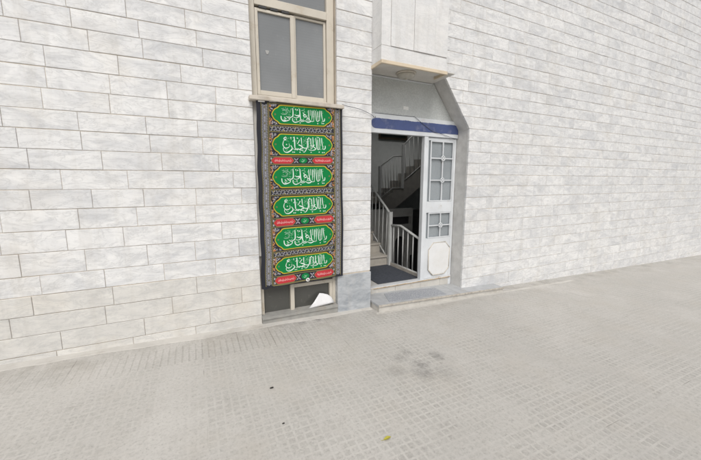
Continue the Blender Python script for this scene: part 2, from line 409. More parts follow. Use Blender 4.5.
# right wall with the slanted corner over the door
XR, ZD0, ZD1, XD = 3.525, 2.32, 2.985, 3.02
def rx0(z):
    if z <= ZD0: return XR
    if z >= ZD1: return 2.86
    return XR + (XD-XR)*(z-ZD0)/(ZD1-ZD0)
mb = MB(); stones(mb, rx0, lambda z: 17.0, [z for z in courses if z > .48], .44, 21)
w = mb.build('wall', M['marble'], B)
mb = MB(); stones(mb, rx0, lambda z: 17.0, [z for z in courses if z < .49], .75, 25, y=-.002); mb.build('wall_base', M['marble'], w)
mb = MB(); mb.prism([(XR+.004,-.55),(17,-.55),(17,7.19),(2.865,7.19),(2.865,ZD1+.01),(XD+.006,ZD1+.01),(XR+.004,ZD0)], .008, .298); mb.build('wall_core', M['reveal'], w)
mb = MB(); mb.prism([(XR+.03,-.55),(17,-.55),(17,7.19),(2.88,7.19),(2.88,ZD1+.03),(XD+.03,ZD1+.03),(XR+.03,ZD0)], .0045, .0078); mb.build('wall_grout', M['grout'], w)

# projecting bay with vertical slabs over the door
BY = -.230
bay = MB()
bay.box(1.946, 2.868, BY+.012, -.004, 2.925, 3.075, r=.11, ch=.003)        # lower band
xs = [1.946, 2.065, 2.372, 2.675, 2.868]
for i in range(4):
    pr = (.014, .004, .000, .004)[i]
    bay.box(xs[i]+.0015, xs[i+1]-.0015, BY+pr, -.004, 3.079, 7.15, r=(.83,.31,.55,.15)[i], ch=.003)
bo = bay.build('bay', M['bay_marble'], B)
mb = MB(); mb.box(1.952, 2.862, BY+.02, .29, 2.93, 7.1); mb.build('bay_core', M['grout'], bo)
mb = MB()
mb.box(1.940, 2.874, BY-.006, BY+.022, 2.885, 2.922, ch=.004)
mb.box(1.940, 1.962, BY+.024, .20, 2.885, 2.922, ch=.004)
mb.box(2.852, 2.874, BY+.024, -.004, 2.885, 2.922, ch=.004)
mb.build('bay_trim', M['beige_trim'], bo)
mb = MB(); mb.box(1.964, 3.02, BY+.024, .218, 2.917, 2.928); mb.build('soffit', M['plaster'], bo)

# ------------------------------------------------------------------ upper window
W = MB(); Y0, Y1 = .080, .150
W.box(.592, .655, Y0, Y1, 2.436, 4.60, ch=.004); W.box(1.425, 1.507, Y0, Y1, 2.436, 4.60, ch=.004)
W.box(.657, 1.423, Y0+.004, Y1, 2.436, 2.485, ch=.003); W.box(.657, 1.423, Y0-.004, Y1, 3.335, 3.415, ch=.004); W.box(.657, 1.423, Y0+.004, Y1, 4.53, 4.60, ch=.003)
win = W.build('window', M['beige'], B)
tag(win, 'wide beige framed window of two frosted sashes above the banner', None)
def sash(x0, x1, z0, z1, y0, y1, wl, wr, wt, wb, name, parent, glass, paint='beige'):
    s = MB()
    s.box(x0, x0+wl, y0, y1, z0, z1, ch=.003); s.box(x1-wr, x1, y0, y1, z0, z1, ch=.003)
    s.box(x0+wl+.0005, x1-wr-.0005, y0+.002, y1, z0, z0+wb, ch=.003); s.box(x0+wl+.0005, x1-wr-.0005, y0+.002, y1, z1-wt, z1, ch=.003)
    so = s.build(name, M[paint], parent)
    g = MB(); ym = (y0+y1)/2 + .006
    g.box(x0+wl-.004, x1-wr+.004, ym, ym+.005, z0+wb-.004, z1-wt+.004)
    g.build('pane', M[glass], so); return so
sash(.659, 1.062, 2.488, 3.31, .088, .118, .030, .042, .026, .045, 'sash', win, 'frost')
sash(1.064, 1.421, 2.488, 3.325, .104, .132, .018, .026, .022, .040, 'sash', win, 'frost')
g = MB(); g.box(.657, 1.423, .125, .131, 3.416, 4.529); g.build('pane', M['frost'], win)
mb = MB()
for k in range(3):
    mb = MB(); mb.box(.70+.115*k, .775+.115*k, .0795, .112, 3.314, 3.333); mb.build('vent_slot', M['void'], win)
mb = MB(); mb.box(.58, 1.52, .151, .158, 2.40, 4.62); mb.build('blind', M['void'], win)
mb = MB()
pts = [(.775+.016*math.cos(a)*(1+.4*math.sin(3*a)), 2.915+.026*math.sin(a)*(1+.3*math.cos(2*a))) for a in [2*math.pi*k/14 for k in range(14)]]
mb.prism(pts, .1055, .1080); mb.build('paint_smear', M['smear'], win)
mb = MB()
mb.box(.548, 1.556, -.095, .078, 2.392, 2.432, ch=.007)
mb.build('sill', M['sill'], win)

# ------------------------------------------------------------------ basement window
W = MB()
W.box(.588, .632, .052, .12, .10, .80, ch=.004); W.box(1.462, 1.506, .060, .12, .10, .80, ch=.004)
W.box(.932, .978, .050, .12, .104, .80, ch=.004); W.box(.980, 1.460, .056, .12, .383, .425, ch=.004)
W.box(1.418, 1.458, .054, .12, .104, .382, ch=.004)
W.box(.634, .930, .058, .12, .75, .80, ch=.003); W.box(.980, 1.460, .058, .12, .75, .80, ch=.003)
bw = W.build('window', M['beige'], B); tag(bw, 'low basement window with dark panes behind the foot of the banner', None)
g = MB(); g.box(.632, .932, .090, .096, .104, .752); g.build('pane', M['darkglass'], bw)
g = MB(); g.box(.978, 1.420, .090, .096, .104, .384); g.box(.978, 1.464, .090, .096, .426, .752); g.build('pane', M['darkglass'], bw)
mb = MB(); mb.box(.588, 1.506, .125, .14, .09, .80); mb.build('backing', M['void'], bw)
mb = MB()
mb.hexa([(.592,-.028,.088),(1.494,-.028,.084),(1.494,.12,.088),(.592,.12,.092),(.592,-.028,.118),(1.494,-.028,.114),(1.494,.12,.122),(.592,.12,.126)])
mb.box(.592, 1.494, -.014, .12, -.1, .0835)
mb.build('sill', M['base_sill'], bw)

# ------------------------------------------------------------------ door, transom, lintel
D = MB()                                  # white lintel beam and the frame around the transom glass
D.box(1.956, 3.523, .218, .290, 2.218, 2.452, ch=.004)
D.box(1.956, 3.03, .224, .285, 2.90, 2.916, ch=.003)
D.box(2.925, 2.99, .222, .29, .16, 2.216, ch=.004)
door_frame = D.build('door_frame', M['white'], B)
# blue painted stripe: ragged ends, brushed on the beam, 3 mm proud
top = []; bot = []
N = 90
for i in range(N+1):
    x = 2.075 + (3.52-2.075)*i/N
    e = min(1, i/5); e = math.sqrt(1-(1-e)**2)
    zt = 2.398 - .006*mnoise.noise(Vector((x*9, 0, 0))) - .004*mnoise.noise(Vector((x*40, 0, 0)))
    zb = 2.272 + .004*mnoise.noise(Vector((x*12, 5, 0)))
    mid = (zt+zb)/2; top.append((x, mid+(zt-mid)*(.35+.65*e))); bot.append((x, mid+(zb-mid)*(.35+.65*e)))
mb = MB(); mb.prism(bot + top[::-1], .2145, .2185); mb.build('blue_stripe', M['blue'], door_frame)
# hammered transom glass with slanted right edge
mb = MB(); mb.prism([(1.956,2.45),(3.43,2.45),(3.015,2.985),(3.015,2.9155),(1.956,2.9155)], .245, .251)
tr = mb.build('transom_pane', M['transom'], B)
mb = MB(); mb.box(1.9, 3.5, .30, .31, 2.44, 3.0); mb.build('transom_backing', M['plaster'], tr)
mb = MB(); mb.prism([(2.572,2.545),(2.652,2.541),(2.653,2.583),(2.573,2.588)], .243, .245); mb.build('label', M['sticker'], tr)

# closed right-hand leaf
L = MB(); LY0, LY1 = .240, .285
L.box(2.993, 3.014, LY0, LY1, .165, 2.212, ch=.003); L.box(3.482, 3.520, LY0, LY1, .165, 2.212, ch=.004)
L.box(3.0145, 3.4815, LY0+.003, LY1, 2.172, 2.212, ch=.003)
L.box(3.0145, 3.4815, LY0+.003, LY1, 1.150, 1.312, ch=.003)
L.box(3.0145, 3.4815, LY0+.003, LY1, .165, .770, ch=.003)
leaf = L.build('door_leaf', M['white'], B)
tag(leaf, 'closed white metal door leaf with grilled panes and an octagonal panel', None)
g = MB(); g.box(3.0135, 3.484, .268, .273, 1.308, 2.176); g.build('pane', M['leafglass'], leaf)
g = MB(); g.box(3.0135, 3.484, .268, .273, .766, 1.154); g.build('pane', M['leafglass'], leaf)
def grille(z0, z1, hz):
    s = MB()
    s.box(3.050, 3.066, .238, .252, z0, z1); s.box(3.270, 3.285, .238, .252, z0, z1); s.box(3.458, 3.472, .238, .252, z0, z1)
    s.box(3.0665, 3.4575, .2385, .2515, z0, z0+.014); s.box(3.0665, 3.4575, .2385, .2515, z1-.014, z1)
    for h in hz:
        s.box(3.0665, 3.2695, .2385, .2515, h-.007, h+.007); s.box(3.2855, 3.4575, .2385, .2515, h-.007, h+.007)
        ring = [(3.2775+.034*math.cos(a), .234, h+.034*math.sin(a)) for a in [2*math.pi*k/20 for k in range(21)]]
        s.tube(ring, .006, 6, cap=False)
        for k in range(4):
            a = math.pi/4 + k*math.pi/2
            s.tube([(3.2775+.010*math.cos(a), .233, h+.010*math.sin(a)), (3.2775+.034*math.cos(a), .234, h+.034*math.sin(a))], .005, 6)
        s.lathe((3.2775, .231, h), [(.004,-.004),(.012,0),(.012,.008)], 12, axis='y')
    s.build('grille', M['white'], leaf)
grille(1.314, 2.170, (1.929, 1.618)); grille(.772, 1.148, (.957,))
# octagonal raised panel
def octo(x0, x1, z0, z1, c, cz): return [(x0+c,z0),(x1-c,z0),(x1,z0+cz),(x1,z1-cz),(x1-c,z1),(x0+c,z1),(x0,z1-cz),(x0,z0+cz)]
o1 = octo(3.070, 3.468, .205, .700, .085, .095); o2 = octo(3.084, 3.454, .222, .684, .080, .090)
mb = MB()
mb.face([(x, .226, z) for x, z in o2])
for i in range(8):
    j = (i+1) % 8
    mb.face([(o1[j][0],.2295,o1[j][1]), (o1[i][0],.2295,o1[i][1]), (o2[i][0],.226,o2[i][1]), (o2[j][0],.226,o2[j][1])])
    mb.face([(o1[i][0],.2295,o1[i][1]), (o1[j][0],.2295,o1[j][1]), (o1[j][0],.2435,o1[j][1]), (o1[i][0],.2435,o1[i][1])])
pn = mb.build('door_panel', M['panel'], leaf)
mb = MB()
for i in range(8):
    a, b = o1[i], o1[(i+1) % 8]
    mb.tube([(a[0],.2285,a[1]), (b[0],.2285,b[1])], .0065, 6)
mb.build('panel_moulding', M['beige'], pn)
# painted metal threshold and the cream riser below it
mb = MB(); mb.box(1.99, 3.50, .210, .300, .145, .164, ch=.004); th = mb.build('threshold', M['rusty'], B)
mb = MB(); rows = []
for i in range(71):
    x = 1.99 + 1.50*i/70; h = .007 + .006*mnoise.noise(Vector((x*14, 1.2, 0))) + .004*mnoise.noise(Vector((x*45, 3.2, 0)))
    rows.append([(x, .2085, .140), (x, .2075, .146), (x, .2095, .146+max(.001, h))])
mb.grid(rows, smooth=False); mb.build('rusty_edge', M['rust'], th)
mb = MB()
for a, b in ((1.957,2.125),(2.128,2.49),(2.493,2.93),(2.933,3.30),(3.303,3.46)):
    y = .222 if a > 2 else .205
    mb.box(a, b, y, .300, -.2, .1435 if a > 2 else .150, r=random.random(), ch=.003)
mb.build('riser', M['stepface'], th)
mb = MB(); mb.box(3.462, 3.522, .235, .30, -.2, .1635); mb.build('jamb_foot', M['white'], B)

# ------------------------------------------------------------------ door step
S = empty('door_step', (2.5, 0, 0), 'grey stone step with speckled dark middle below the open door', 'step')
def stz(x): return .083 - .041*(x-1.97)
mb = MB()
for a, b in ((1.968, 2.62), (2.624, 3.30), (3.304, 4.20)):
    p = [(a,-.205,stz(a)-.024),(b,-.205,stz(b)-.024),(b,.2215,stz(b)-.024),(a,.2215,stz(a)-.024),(a,-.205,stz(a)),(b,-.205,stz(b)),(b,.2215,stz(b)+.004),(a,.2215,stz(a)+.004)]
    mb.hexa(p)
mb.build('tread', M['step'], S)
t = NT('speckled_stone'); co = t.coord(); vo = t.n('ShaderNodeTexVoronoi'); vo.inputs['Scale'].default_value = 95; t.link(co, vo.inputs['Vector'])
cc = t.mix(t.maprange(t.noise(co, 75, 3, .7), .45, .62), c4(.27,.285,.315), c4(.45,.46,.475)); t.set(cc, .75); t.bump(vo.outputs['Distance'], .5, .006); M['speckle'] = t.mat
mb = MB()
a, b = 2.16, 3.10
mb.hexa([(a,-.14,stz(a)-.01),(b,-.15,stz(b)-.01),(b+.03,.14,stz(b)-.01),(a+.10,.15,stz(a)-.01),(a,-.14,stz(a)+.003),(b,-.15,stz(b)+.003),(b+.03,.14,stz(b)+.005),(a+.10,.15,stz(a)+.005)])
mb.build('speckled_inlay', M['speckle'], S)
mb = MB()
for a, b in ((1.976, 2.60), (2.603, 3.25), (3.253, 4.19)):
    mb.hexa([(a,-.192,-.25),(b,-.192,-.25),(b,.20,-.25),(a,.20,-.25),(a,-.192,stz(a)-.0245),(b,-.192,stz(b)-.0245),(b,.20,stz(b)-.0245),(a,.20,stz(a)-.0245)])
mb.build('step_face', M['stepface'], S)
mb = MB(); rows = []
for i in range(61):
    x = 1.966 + 2.234*i/60; w = .010 + .008*mnoise.noise(Vector((x*17, 2.2, 0))) + .005*mnoise.noise(Vector((x*50, 8.2, 0)))
    rows.append([(x, -.2065, stz(x)-.016-w*.5), (x, -.2075, stz(x)-.008), (x, -.2065, stz(x)+.0015), (x, -.205+max(.002, w), stz(x)+.0016)])
mb.grid(rows, smooth=False)
mb.build('worn_edge', M['worn'], S)

# ------------------------------------------------------------------ lamp under the bay
lamp = empty('ceiling_lamp', (2.44, .015, 2.917), 'round dusty glass ceiling lamp under the marble bay over the door', 'lamp')
mb = MB(); mb.lathe((2.44,.015,2.917), [(.118,0),(.122,-.012),(.110,-.022)], 32); mb.build('base', M['beige'], lamp)
mb = MB(); mb.lathe((2.44,.015,2.895), [(.106,.002),(.110,-.010),(.102,-.024),(.082,-.036),(.050,-.043),(.016,-.045)], 32); mb.build('glass_dome', M['lampglass'], lamp)
mb = MB(); mb.lathe((2.44,.015,2.850), [(.012,.0),(.010,-.006),(.004,-.009)], 12); mb.build('finial', M['beige'], lamp)

# ------------------------------------------------------------------ stair hall behind the door
H = MB(); FZ = .158
hx0, hx1, hy0, hy1, hz1 = 1.962, 7.2, .302, 4.28, 4.1
H.face([(hx0,hy0,-1.6),(hx0,hy1,-1.6),(hx0,hy1,hz1),(hx0,hy0,hz1)]); H.face([(hx1,hy0,-1.6),(hx1,hy0,hz1),(hx1,hy1,hz1),(hx1,hy1,-1.6)])
H.face([(hx0,hy1,-1.6),(hx1,hy1,-1.6),(hx1,hy1,hz1),(hx0,hy1,hz1)])
sx0, sx1, sy0, sy1 = 3.3, 5.7, 1.4, 3.25             # roof opening added to brighten the stairs, open to the sky
for a, b, c, d in ((hx0,sx0,hy0,hy1),(sx1,hx1,hy0,hy1),(sx0,sx1,hy0,sy0),(sx0,sx1,sy1,hy1)): H.face([(a,c,hz1),(b,c,hz1),(b,d,hz1),(a,d,hz1)])
for a, b, c, d in ((sx0,sx0,sy0,sy1),(sx1,sx1,sy0,sy1),(sx0,sx1,sy0,sy0),(sx0,sx1,sy1,sy1)): H.face([(a,c,hz1),(b,d,hz1),(b,d,4.5),(a,c,4.5)])
H.face([(3.525,hy0,-1.6),(hx1,hy0,-1.6),(hx1,hy0,hz1),(3.525,hy0,hz1)]); H.face([(hx0,hy0+.01,2.99),(3.525,hy0+.01,2.99),(3.525,hy0+.01,hz1),(hx0,hy0+.01,hz1)])
hall = H.build('hall_wall', M['hall'], B, fix=False)
mb = MB(); mb.box(1.964, 3.03, .303, 4.27, -.1, FZ); mb.box(3.031, 3.50, .303, .42, -.1, FZ); mb.build('hall_floor', M['hallfloor'], B)
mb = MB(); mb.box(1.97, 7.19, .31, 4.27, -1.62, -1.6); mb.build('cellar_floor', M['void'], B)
mb = MB()                                   # wall of the cellar stair with a slot and an arched niche
yw = 2.2
mb.box(3.04, 3.70, yw, yw+.08, -1.6, 1.03); mb.box(3.70, 4.24, yw, yw+.08, .86, 1.03); mb.box(4.19, 4.24, yw, yw+.08, .0, .858)
mb.box(3.701, 4.189, yw, yw+.08, .50, .69)
ar = [(3.795,-1.6),(3.701,-1.6),(3.701,.499),(4.189,.499),(4.189,-1.6),(4.045,-1.6),(4.045,.30)] + [(3.92+.125*math.cos(a), .30+.14*math.sin(a)) for a in [math.pi*k/10 for k in range(1,10)]] + [(3.795,.30)]
mb.prism(ar[::-1], yw, yw+.08)
cw = mb.build('cellar_wall', M['cellar'], B)
mb = MB(); mb.box(3.5, 4.24, yw+.12, yw+.13, -1.6, 1.0); mb.box(4.245, 7.18, yw+.5, yw+.52, -1.6, .95); mb.build('cellar_recess', M['void'], cw)  # dark sheets painting in the shade behind the niche and under the stair

pic = empty('picture', (5.04, 4.27, 2.74), 'dark framed picture high on the back wall of the stair hall', 'picture')
mb = MB()
mb.box(4.58, 5.50, 4.235, 4.275, 2.74, 2.79); mb.box(4.58, 5.50, 4.235, 4.275, 3.19, 3.24); mb.box(4.58, 4.63, 4.235, 4.275, 2.791, 3.189); mb.box(5.45, 5.50, 4.235, 4.275, 2.791, 3.189)
mb.build('frame', M['pframe'], pic)
mb = MB(); mb.box(4.631, 5.449, 4.255, 4.272, 2.791, 3.189); mb.build('canvas', M['picture'], pic)

mt = MB(); mt.hexa([(2.265,.322,FZ+.002),(2.972,.312,FZ+.002),(2.972,1.185,FZ+.002),(2.285,1.175,FZ+.002),(2.265,.322,FZ+.010),(2.972,.312,FZ+.010),(2.972,1.185,FZ+.010),(2.285,1.175,FZ+.010)])
tag(mt.build('floor_mat', M['mat']), 'dark blue grey mat covering the hall floor inside the open door', 'mat')

ST = empty('staircase', (2.5, 1.2, FZ), 'pale staircase with white railings climbing inside the dark hall', 'staircase')
mb = MB(); n1 = 6; rise, run = .174, .25
for i in range(n1):
    y = 1.20 + i*run; z = FZ + i*rise
    mb.box(1.966, 2.965, y, y+run if i < n1-1 else 4.26, z + (.0 if i == 0 else -.12), z+rise-.031)
    mb.box(1.966, 2.975, y-.022, y+run-.023 if i < n1-1 else 4.26, z+rise-.030, z+rise, ch=.004)
ZL = FZ + n1*rise
mb.box(2.978, 4.25, 3.60, 4.26, ZL-.15, ZL)
mb.prism_x([(1.20,FZ+.0),(1.20+run*n1,ZL-.001),(1.20+run*n1,ZL-.22),(1.46,FZ+.0)], 2.93, 2.964)
mb.build('flight', M['stair'], ST)
# second flight along the back wall: a winder, a landing, then the rising flight
mb = MB()
mb.box(4.255, 4.60, 3.62, 4.26, ZL-.15, ZL+.12); mb.box(4.603, 4.96, 3.62, 4.26, ZL-.12, 1.42)
for i in range(8):
    x = 4.963 + i*.27; z = 1.42 + i*.20
    mb.box(x, x+.27, 3.64, 4.26, z-.02, z+.20)
mb.prism([(4.26,.95),(4.62,.87),(5.0,1.12),(7.15,2.66),(7.15,3.25),(5.0,1.66),(4.90,1.418),(4.60,1.418),(4.60,1.32),(4.26,1.12)], 3.56, 3.60)
mb.prism([(4.26,.952),(4.62,.872),(5.0,1.122),(7.15,2.662),(7.15,2.72),(5.0,1.18),(4.62,.93),(4.26,1.0)], 3.605, 4.26)
mb.build('flight', M['brownrail'], ST)
def railing(pts_top, pts_bot, nb, newels, label=None, mat='rail', rr=.019, br=.010):
    s = MB(); s.tube(pts_top, rr, 8)
    r = s.build('railing', M[mat], ST)
    s = MB(); s.tube(pts_bot, rr*.6, 8); s.build('bottom_rail', M[mat], r)
    if label: r['label'] = label
    def lerp(P, q):
        P = [Vector(p) for p in P]; d = [(P[i+1]-P[i]).length for i in range(len(P)-1)]; t = q*sum(d)
        for i, l in enumerate(d):
            if t <= l or i == len(d)-1: return P[i].lerp(P[i+1], min(1, t/l))
            t -= l
    for k in range(nb):
        q = (k+.5)/nb
        b = MB(); b.tube([lerp(pts_bot, q), lerp(pts_top, q)], br, 6); b.build('baluster', M[mat], r)
    for (x, y, z0, z1) in newels:
        b = MB(); b.box(x-.03, x+.03, y-.03, y+.03, z0, z1, ch=.004); b.build('newel_post', M[mat], r)
sl = rise/run
railing([(2.965,1.15,1.085),(2.965,1.15+1.55,1.085+1.55*sl)], [(2.965,1.18,FZ+.12),(2.965,1.18+1.52,FZ+.12+1.52*sl)], 12, [(2.985,1.15,FZ,1.09)], 'lower stair railing with a square newel post')
railing([(4.22,3.56,1.97),(4.60,3.56,2.23),(4.86,3.56,2.25)], [(4.28,3.55,1.22),(4.60,3.55,1.44),(4.86,3.55,1.44)], 7, [(4.215,3.56,1.1,1.98)])
railing([(4.90,3.56,2.51),(5.10,3.56,2.70),(6.9,3.56,3.95)], [(4.92,3.55,1.62),(5.10,3.55,1.74),(6.9,3.55,3.08)], 15, [(4.90,3.56,1.42,2.53)])
railing([(2.995,1.12,.865),(2.995,.84,.885),(2.995,.31,.735)], [(2.995,1.12,FZ+.06),(2.995,.31,FZ+.06)], 6, [], 'low sloping railing beside the mat')
mb = MB(); mb.box(2.978, 3.028, .31, 1.115, FZ+.001, FZ+.055, ch=.004); mb.build('kerb', M['stair'], ST)

# ------------------------------------------------------------------ the banner
BN = empty('banner', (1.07, -.06, .47), 'long black banner with six green calligraphy panels hung below the upper window', 'banner')
BW, BH = .935, 1.935
def cloth(s, d, off=0.0):
    """s metres from the left edge, d metres down from the top edge -> point on the hanging cloth"""
    w = d/BH; f = s/BW
    X = .606 - .012*w + s*(1 + .028*w) + .004*math.sin(5.1*d+.5) + .003*math.sin(17*d)*(1-s/BW)
    Z = 2.388 + .026*f - d*(1 - .004*(1-f)) - .012*(1-f)*w*w
    Y = -.056 - .007*math.sin(6.7*s + 1.9*d + .4)*math.sin(1.3*d+.5) - .007*math.sin(15*s+2.0-2.1*d)*(.25+w) - .004*math.sin(9*d+3*s) - .012*math.exp(-d/.05)*1 + .010*w
    return (X, Y - off, Z)
def fill(mb, s0, s1, lo, hi, off, n=36, k=5, m=0):
    """area between two functions of s (distances down the cloth)"""
    rows = []
    for j in range(k+1):
        row = []
        for i in range(n+1):
            s = s0 + (s1-s0)*i/n; a = lo(s); b = hi(s)
            row.append(cloth(s, a + (b-a)*j/k, off))
        rows.append(row)
    mb.grid(rows, m=m, smooth=True)
def rect(mb, s0, s1, d0, d1, off, n=None, k=None, m=0):
    n = n or max(1, int((s1-s0)/.03)); k = k or max(1, int((d1-d0)/.04))
    fill(mb, s0, s1, lambda s: d0, lambda s: d1, off, n, k, m)
def quad(mb, pts, off, m=0): mb.face([cloth(s, d, off) for s, d in pts], m=m)
def catmull(P, k=5):
    if len(P) < 3: return P
    Q = [P[0]] + list(P) + [P[-1]]; out = []
    for i in range(1, len(Q)-2):
        for j in range(k):
            t = j/k; a, b, c, d = Q[i-1], Q[i], Q[i+1], Q[i+2]
            out.append(tuple(.5*(2*b[x] + (c[x]-a[x])*t + (2*a[x]-5*b[x]+4*c[x]-d[x])*t*t + (3*b[x]-a[x]-3*c[x]+d[x])*t**3) for x in (0,1)))
    out.append(P[-1]); return out
def stroke(mb, P, wd, off, m=0, taper=True):
    P = catmull(P); L = []; R = []
    n = len(P)
    for i, (x, y) in enumerate(P):
        a = P[max(0,i-1)]; b = P[min(n-1,i+1)]
        dx, dy = b[0]-a[0], b[1]-a[1]; l = math.hypot(dx, dy) or 1
        t = i/(n-1)
        ww = wd*.5*((.62 + .6*math.sin(math.pi*min(1, t*1.15+.12))) if taper else 1)
        # broad-nib pen: thicker on down strokes and on flat sweeps, thinner on the up diagonal
        ww *= .8 + .35*abs(math.sin(math.atan2(dy, dx) - .9))
        L.append(cloth(x - dy/l*ww, y + dx/l*ww, off)); R.append(cloth(x + dy/l*ww, y - dx/l*ww, off))
    mb.grid([L, R], m=m, smooth=False)
LAY = .0011
mb = MB(); rows = []
K = 60; Nn = 34
rows = [[cloth(BW*i/Nn, BH*j/K + (.012*math.sin(i*.9) if j == K and i < 3 else 0)) for i in range(Nn+1)] for j in range(K+1)]
mb.grid(rows); back = [[cloth(BW*i/Nn, BH*j/K, -.0012) for i in range(Nn+1)] for j in range(K+1)]
mb.grid([r[::-1] for r in back])
mb.build('cloth', M['ink_black'], BN)

TOP = 2.405
def dd(z): return TOP - z
tiles = [(2.388,2.182,'A'), (2.108,1.873,'H'), (1.778,1.532,'A'), (1.458,1.228,'H'), (1.120,.864,'A'), (.797,.598,'H')]
bands = [(2.174,2.116), (1.524,1.466), (.858,.804)]
reds  = [(1.865,1.786), (1.220,1.128), (.586,.492)]
SI0, SI1 = .122, .838                        # inner field
# gold-olive rules: the frame lines of the cloth
mb = MB()
for s in (.047, .112, .120+.002, .836, .846, .905): rect(mb, s-.0035, s+.0035, .012, BH-.018, LAY)
ys = sorted({*(dd(b)-0 for a in [0] for (_, b) in bands), *(dd(a) for a, b in bands), *(dd(a) for a, b in reds), *(dd(b) for a, b in reds), .016, dd(.486)})
for d in ys: rect(mb, SI0, SI1, d-.0045, d+.0045, LAY*1.4)
mb.build('ruled_frame', M['ink_olive'], BN)

# side borders: chain of small lattice motifs
def side_border(sc):
    mb = MB(); d = .03; k = 0; hw = .026
    while d < BH-.04:
        p = .026
        for sg in (-1, 1):
            stroke(mb, [(sc - sg*hw, d), (sc, d+p*.5), (sc + sg*hw*.85, d+p)], .0075, LAY*1.2, 0, False)
        mb2 = [(sc-.008, d+p), (sc, d+p-.009), (sc+.008, d+p), (sc, d+p+.009)]
        quad(mb, mb2, LAY*1.5, 1 if k % 3 else 2)
        for sg in (-1, 1):
            quad(mb, [(sc+sg*.022-.005, d+p*.5), (sc+sg*.022, d+p*.5-.006), (sc+sg*.022+.005, d+p*.5), (sc+sg*.022, d+p*.5+.006)], LAY*1.6, 1)
        d += p; k += 1
    mb.build('side_border', [M['ink_grey'], M['ink_lilac'], M['ink_olive']], BN)
side_border(.0795); side_border(.8755)
# chain bands between the script panels
for a, b in bands:
    mb = MB(); h = (a-b); c = dd((a+b)/2); s = SI0+.012; k = 0; hh = h*.5-.009
    while s < SI1-.035:
        L = .040; sg = 1 if k % 2 else -1
        stroke(mb, [(s, c+sg*hh), (s+L*.35, c+sg*hh*.2), (s+L*.5, c), (s+L*.65, c-sg*hh*.2), (s+L, c-sg*hh)], .010, LAY*1.3, 0)
        stroke(mb, [(s+L*.1, c-sg*hh*.9), (s+L*.35, c-sg*hh*.75), (s+L*.45, c-sg*hh*.35)], .007, LAY*1.5, 1)
        stroke(mb, [(s+L*.55, c+sg*hh*.4), (s+L*.75, c+sg*hh*.85), (s+L*.95, c+sg*hh*.7)], .007, LAY*1.5, 1)
        if k % 3 == 0: quad(mb, [(s+L*.5-.006,c+sg*hh*.75),(s+L*.5,c+sg*hh*.75-.006),(s+L*.5+.006,c+sg*hh*.75),(s+L*.5,c+sg*hh*.75+.006)], LAY*1.7, 2)
        s += L; k += 1
    mb.build('ornament_band', [M['ink_grey'], M['ink_lilac'], M['ink_gold']], BN)

PROF = [(0,1),(.70,1),(.76,.95),(.80,.80),(.835,.70),(.875,.64),(.92,.52),(.955,.36),(.985,.16),(1.0,0)]
def prof(t):
    t = abs(t)
    for (a, b), (c, d) in zip(PROF, PROF[1:]):
        if t <= c: return b + (d-b)*(t-a)/(c-a)
    return 0
def cart(mb, sc, dc, hw, hh, off, m=0, n=64):
    rows_t = []; 
    ts = sorted({-1+2*i/n for i in range(n+1)} | {s*p[0] for p in PROF for s in (-1,1)})
    rows = []
    for j in range(5):
        q = -1 + 2*j/4
        rows.append([cloth(sc + t*hw, dc + q*max(.0008, prof(t)*hh), off) for t in ts])
    mb.grid(rows, m=m)

# the two calligraphies, traced stroke by stroke (pen width last)
HUS = [([(598,64),(601,110),(607,160),(618,196)],13),([(645,158),(646,184),(630,204),(608,198)],12),([(571,62),(573,120),(570,208)],13),
 ([(545,82),(546,150),(552,212)],12),([(518,64),(524,120),(530,184),(546,206),(566,196)],14),([(478,58),(480,110),(482,160),(505,186)],13),
 ([(449,72),(450,140),(446,200)],12),([(408,92),(424,64),(440,92)],12),([(404,78),(412,130),(420,186)],11),
 ([(500,150),(476,162),(492,178),(516,196),(486,214),(432,214),(412,196)],14),([(456,150),(468,182),(448,204)],10),
 ([(394,104),(402,160),(388,200),(356,240),(336,226)],14),([(280,152),(312,164),(346,186),(388,192)],18),([(344,188),(312,196),(300,206),(332,218)],12),
 ([(320,66),(322,120),(327,168)],13),([(296,92),(278,128),(260,142)],10),([(226,60),(231,130),(234,188),(252,210)],17),
 ([(344,216),(300,212),(274,200),(262,214),(246,200),(234,214),(212,198)],13),([(180,160),(198,192),(186,216),(140,242),(100,236),(84,206),(92,188)],16),
 ([(86,122),(80,160),(106,192),(142,190),(162,172),(158,140)],13),([(134,78),(106,72),(94,90),(122,96),(92,108),(86,128)],12),
 ([(204,112),(240,106)],10),([(352,82),(356,122)],6),([(376,72),(372,122)],7),([(500,76),(494,122)],6),([(180,72),(188,96)],9),([(262,72),(280,80)],9),([(340,140),(362,150)],6),
 ([(430,110),(440,126)],6),([(150,108),(160,128)],6),([(540,180),(548,196)],6),([(386,60),(396,72)],7),([(620,110),(624,130)],5)]
HUSD = [(206,240),(226,240),(450,240),(608,242),(630,242),(184,72),(562,236),(126,152),(300,240),(268,76),(548,62)]
